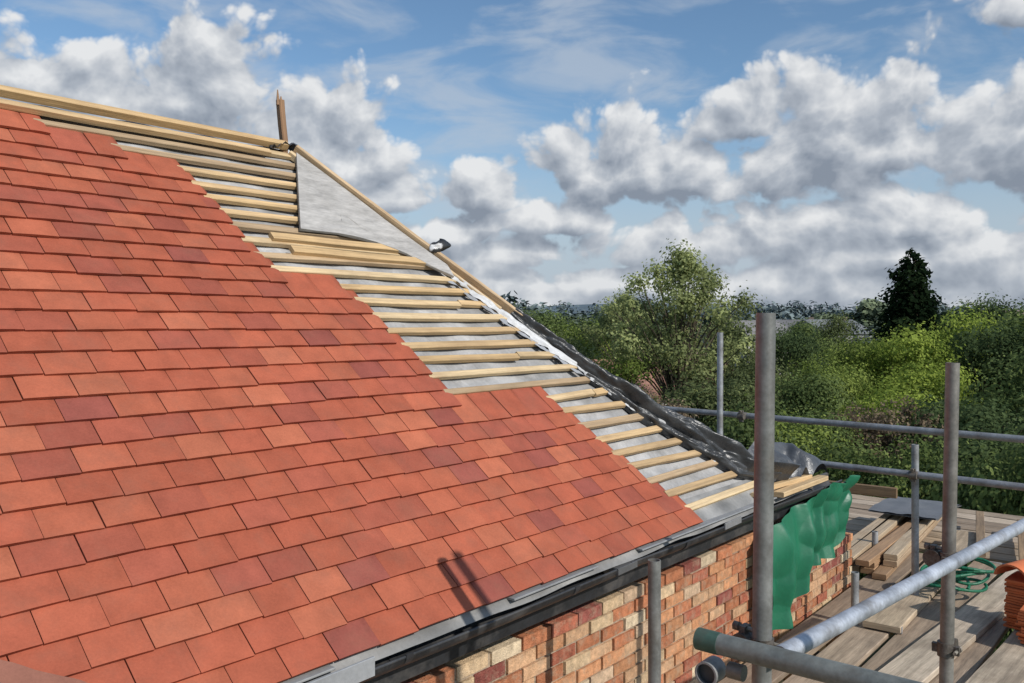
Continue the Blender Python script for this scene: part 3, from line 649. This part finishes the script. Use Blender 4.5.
# ---------------------------------------------------------------- light & sky
sd=Vector((-.929,.889,-.903)).normalized()
sl=bpy.data.lights.new('sun','SUN'); sl.energy=3.6; sl.angle=math.radians(.5); sl.color=(1,.955,.89)
so=link('sun',sl); so.rotation_euler=sd.to_track_quat('-Z','Y').to_euler(); so.location=(5,-5,20)
wd=bpy.data.worlds.new('World'); S.world=wd; wd.use_nodes=True; nt=wd.node_tree
try: wd.cycles.sampling_method='NONE'
except Exception as ex: print(ex)
CL=[(.352,.185,.13,.125),(.283,.220,.075,.07),(.41,.220,.065,.075),(.126,.165,.11,.105),(.205,.160,.08,.055),(.07,.185,.06,.06),
(-.205,.175,.10,.13),(-.29,.185,.16,.09),(-.362,.240,.13,.09),(-.488,.230,.12,.07),(-.42,.205,.17,.06),
(-.038,.148,.08,.055),(.056,.118,.09,.042),(-.12,.145,.08,.04),(.545,.165,.09,.12),(.60,.31,.12,.06),
(.43,.105,.11,.06),(.315,.092,.10,.045),(.165,.082,.11,.05),(.5,.072,.11,.045),(.0,.078,.11,.035),(-.08,.10,.07,.035),(.63,.12,.09,.07)]
gr=bpy.data.node_groups.new('cloud_density','ShaderNodeTree')
gr.interface.new_socket('p',in_out='INPUT',socket_type='NodeSocketVector')
gr.interface.new_socket('d',in_out='OUTPUT',socket_type='NodeSocketFloat')
g=NT(gr); gi=g.n('NodeGroupInput'); go=g.n('NodeGroupOutput'); p_=gi.outputs[0]
vec=g.vm('MULTIPLY',p_,(1,1.15,0))
nf,nc=g.noise(vec,8,4,.48,0,'2D')
wv=g.vm('MULTIPLY_ADD',nc,(.04,.04,0),vec)
vo=g.n('ShaderNodeTexVoronoi',feature='F1',voronoi_dimensions='2D'); gr.links.new(wv,vo.inputs['Vector']); vo.inputs['Scale'].default_value=15; vo.inputs['Detail'].default_value=3; vo.inputs['Roughness'].default_value=.44; vo.inputs['Lacunarity'].default_value=2.3
cur=None
for (a0,e0,hw,hu) in CL:
    q=g.vm('MULTIPLY_ADD',p_,(1/hw,1/hu,0),(-a0/hw,-e0/hu,0)); q=g.vm('MAXIMUM',q,g.vm('MULTIPLY',q,(1,-2.6,0)))
    l_=g.vm('LENGTH',q)
    cur=l_ if cur is None else g.m('MINIMUM',cur,l_)
cur=g.m('SUBTRACT',1.0,g.m('MINIMUM',cur,1.75))
sp_=g.n('ShaderNodeSeparateXYZ'); gr.links.new(p_,sp_.inputs[0])
lv_,_=g.noise(g.vm('MULTIPLY',p_,(4,14,0)),1.3,2,.5,0,'2D')
band=g.m('ADD',g.m('MULTIPLY',g.m('SUBTRACT',lv_,.46),2.2),g.mr(sp_.outputs[1],.05,.20,.60,-1.0))
cur=g.m('MAXIMUM',cur,band)
d_=g.m('MULTIPLY_ADD',nf,.6,-.11); d_=g.m('ADD',d_,g.m('MULTIPLY',cur,.95)); d_=g.m('ADD',d_,g.m('MULTIPLY_ADD',vo.outputs['Distance'],-.78,.35))
gr.links.new(d_,go.inputs[0])
g=NT(nt); bg=nt.nodes['Background']; tc=g.n('ShaderNodeTexCoord'); sx=g.n('ShaderNodeSeparateXYZ'); nt.links.new(tc.outputs['Generated'],sx.inputs[0])
x,y,z=sx.outputs; az=g.m('ARCTAN2',x,y); el=g.m('ARCSINE',z)
cb=g.n('ShaderNodeCombineXYZ'); g.set(cb.inputs[0],az); g.set(cb.inputs[1],el); AE=cb.outputs[0]
def dens(v):
    n_=g.n('ShaderNodeGroup'); n_.node_tree=gr; g.set(n_.inputs[0],v); return n_.outputs[0]
d1=dens(AE); d2=dens(g.vm('ADD',AE,(.009,.021,0)))
alpha=g.mr(d1,.0,.28,0,1,'SMOOTHSTEP')
shade=g.m('MULTIPLY_ADD',g.m('SUBTRACT',d1,d2),.98,.45)
shade=g.m('ADD',shade,g.mr(d1,.0,1.0,.16,-.16),clamp=True)
ramp=g.n('ShaderNodeValToRGB'); nt.links.new(shade,ramp.inputs[0]); cr=ramp.color_ramp
cr.elements[0].position=.05; cr.elements[0].color=(.24,.28,.345,1); cr.elements[1].position=.98; cr.elements[1].color=(.80,.81,.82,1); e=cr.elements.new(.46); e.color=(.42,.46,.52,1)
sky=g.n('ShaderNodeTexSky',sky_type='NISHITA'); sky.sun_disc=False; sky.sun_elevation=math.radians(35.1); sky.sun_rotation=math.radians(133.7); sky.air_density=1.0; sky.dust_density=.6; sky.ozone_density=1.5
ST=.1
skyc=g.mix(1.0,sky.outputs[0],(.95,1.12,1.20),'MULTIPLY')
v1,_=g.noise(g.vm('MULTIPLY',AE,(3,9,0)),2.2,5,.55,.3,'2D')
veil=g.mr(v1,.40,.72,0,.6,'SMOOTHSTEP')
skyc=g.mix(veil,skyc,(.50/ST,.56/ST,.64/ST))
low=g.mr(el,.03,.26,.95,0,'SMOOTHSTEP')
skyc=g.mix(low,skyc,(.45/ST,.52/ST,.60/ST))
cc=g.mix(1.0,ramp.outputs[0],(1/ST,1/ST,1/ST),'MULTIPLY')
cc=g.mix(g.mr(el,.0,.12,.30,0),cc,(.46/ST,.51/ST,.57/ST))
fin=g.mix(g.m('MULTIPLY',alpha,.97),skyc,cc)
nt.links.new(fin,bg.inputs[0]); bg.inputs[1].default_value=ST
# ---------------------------------------------------------------- camera
cd=bpy.data.cameras.new('camera'); co=link('camera',cd); co.location=(0,0,CAMZ); co.rotation_euler=(math.radians(90),0,0)
cd.sensor_width=36; cd.lens=850/1024*36; cd.shift_y=-16.5/1024; cd.clip_start=.05; cd.clip_end=8000
S.camera=co
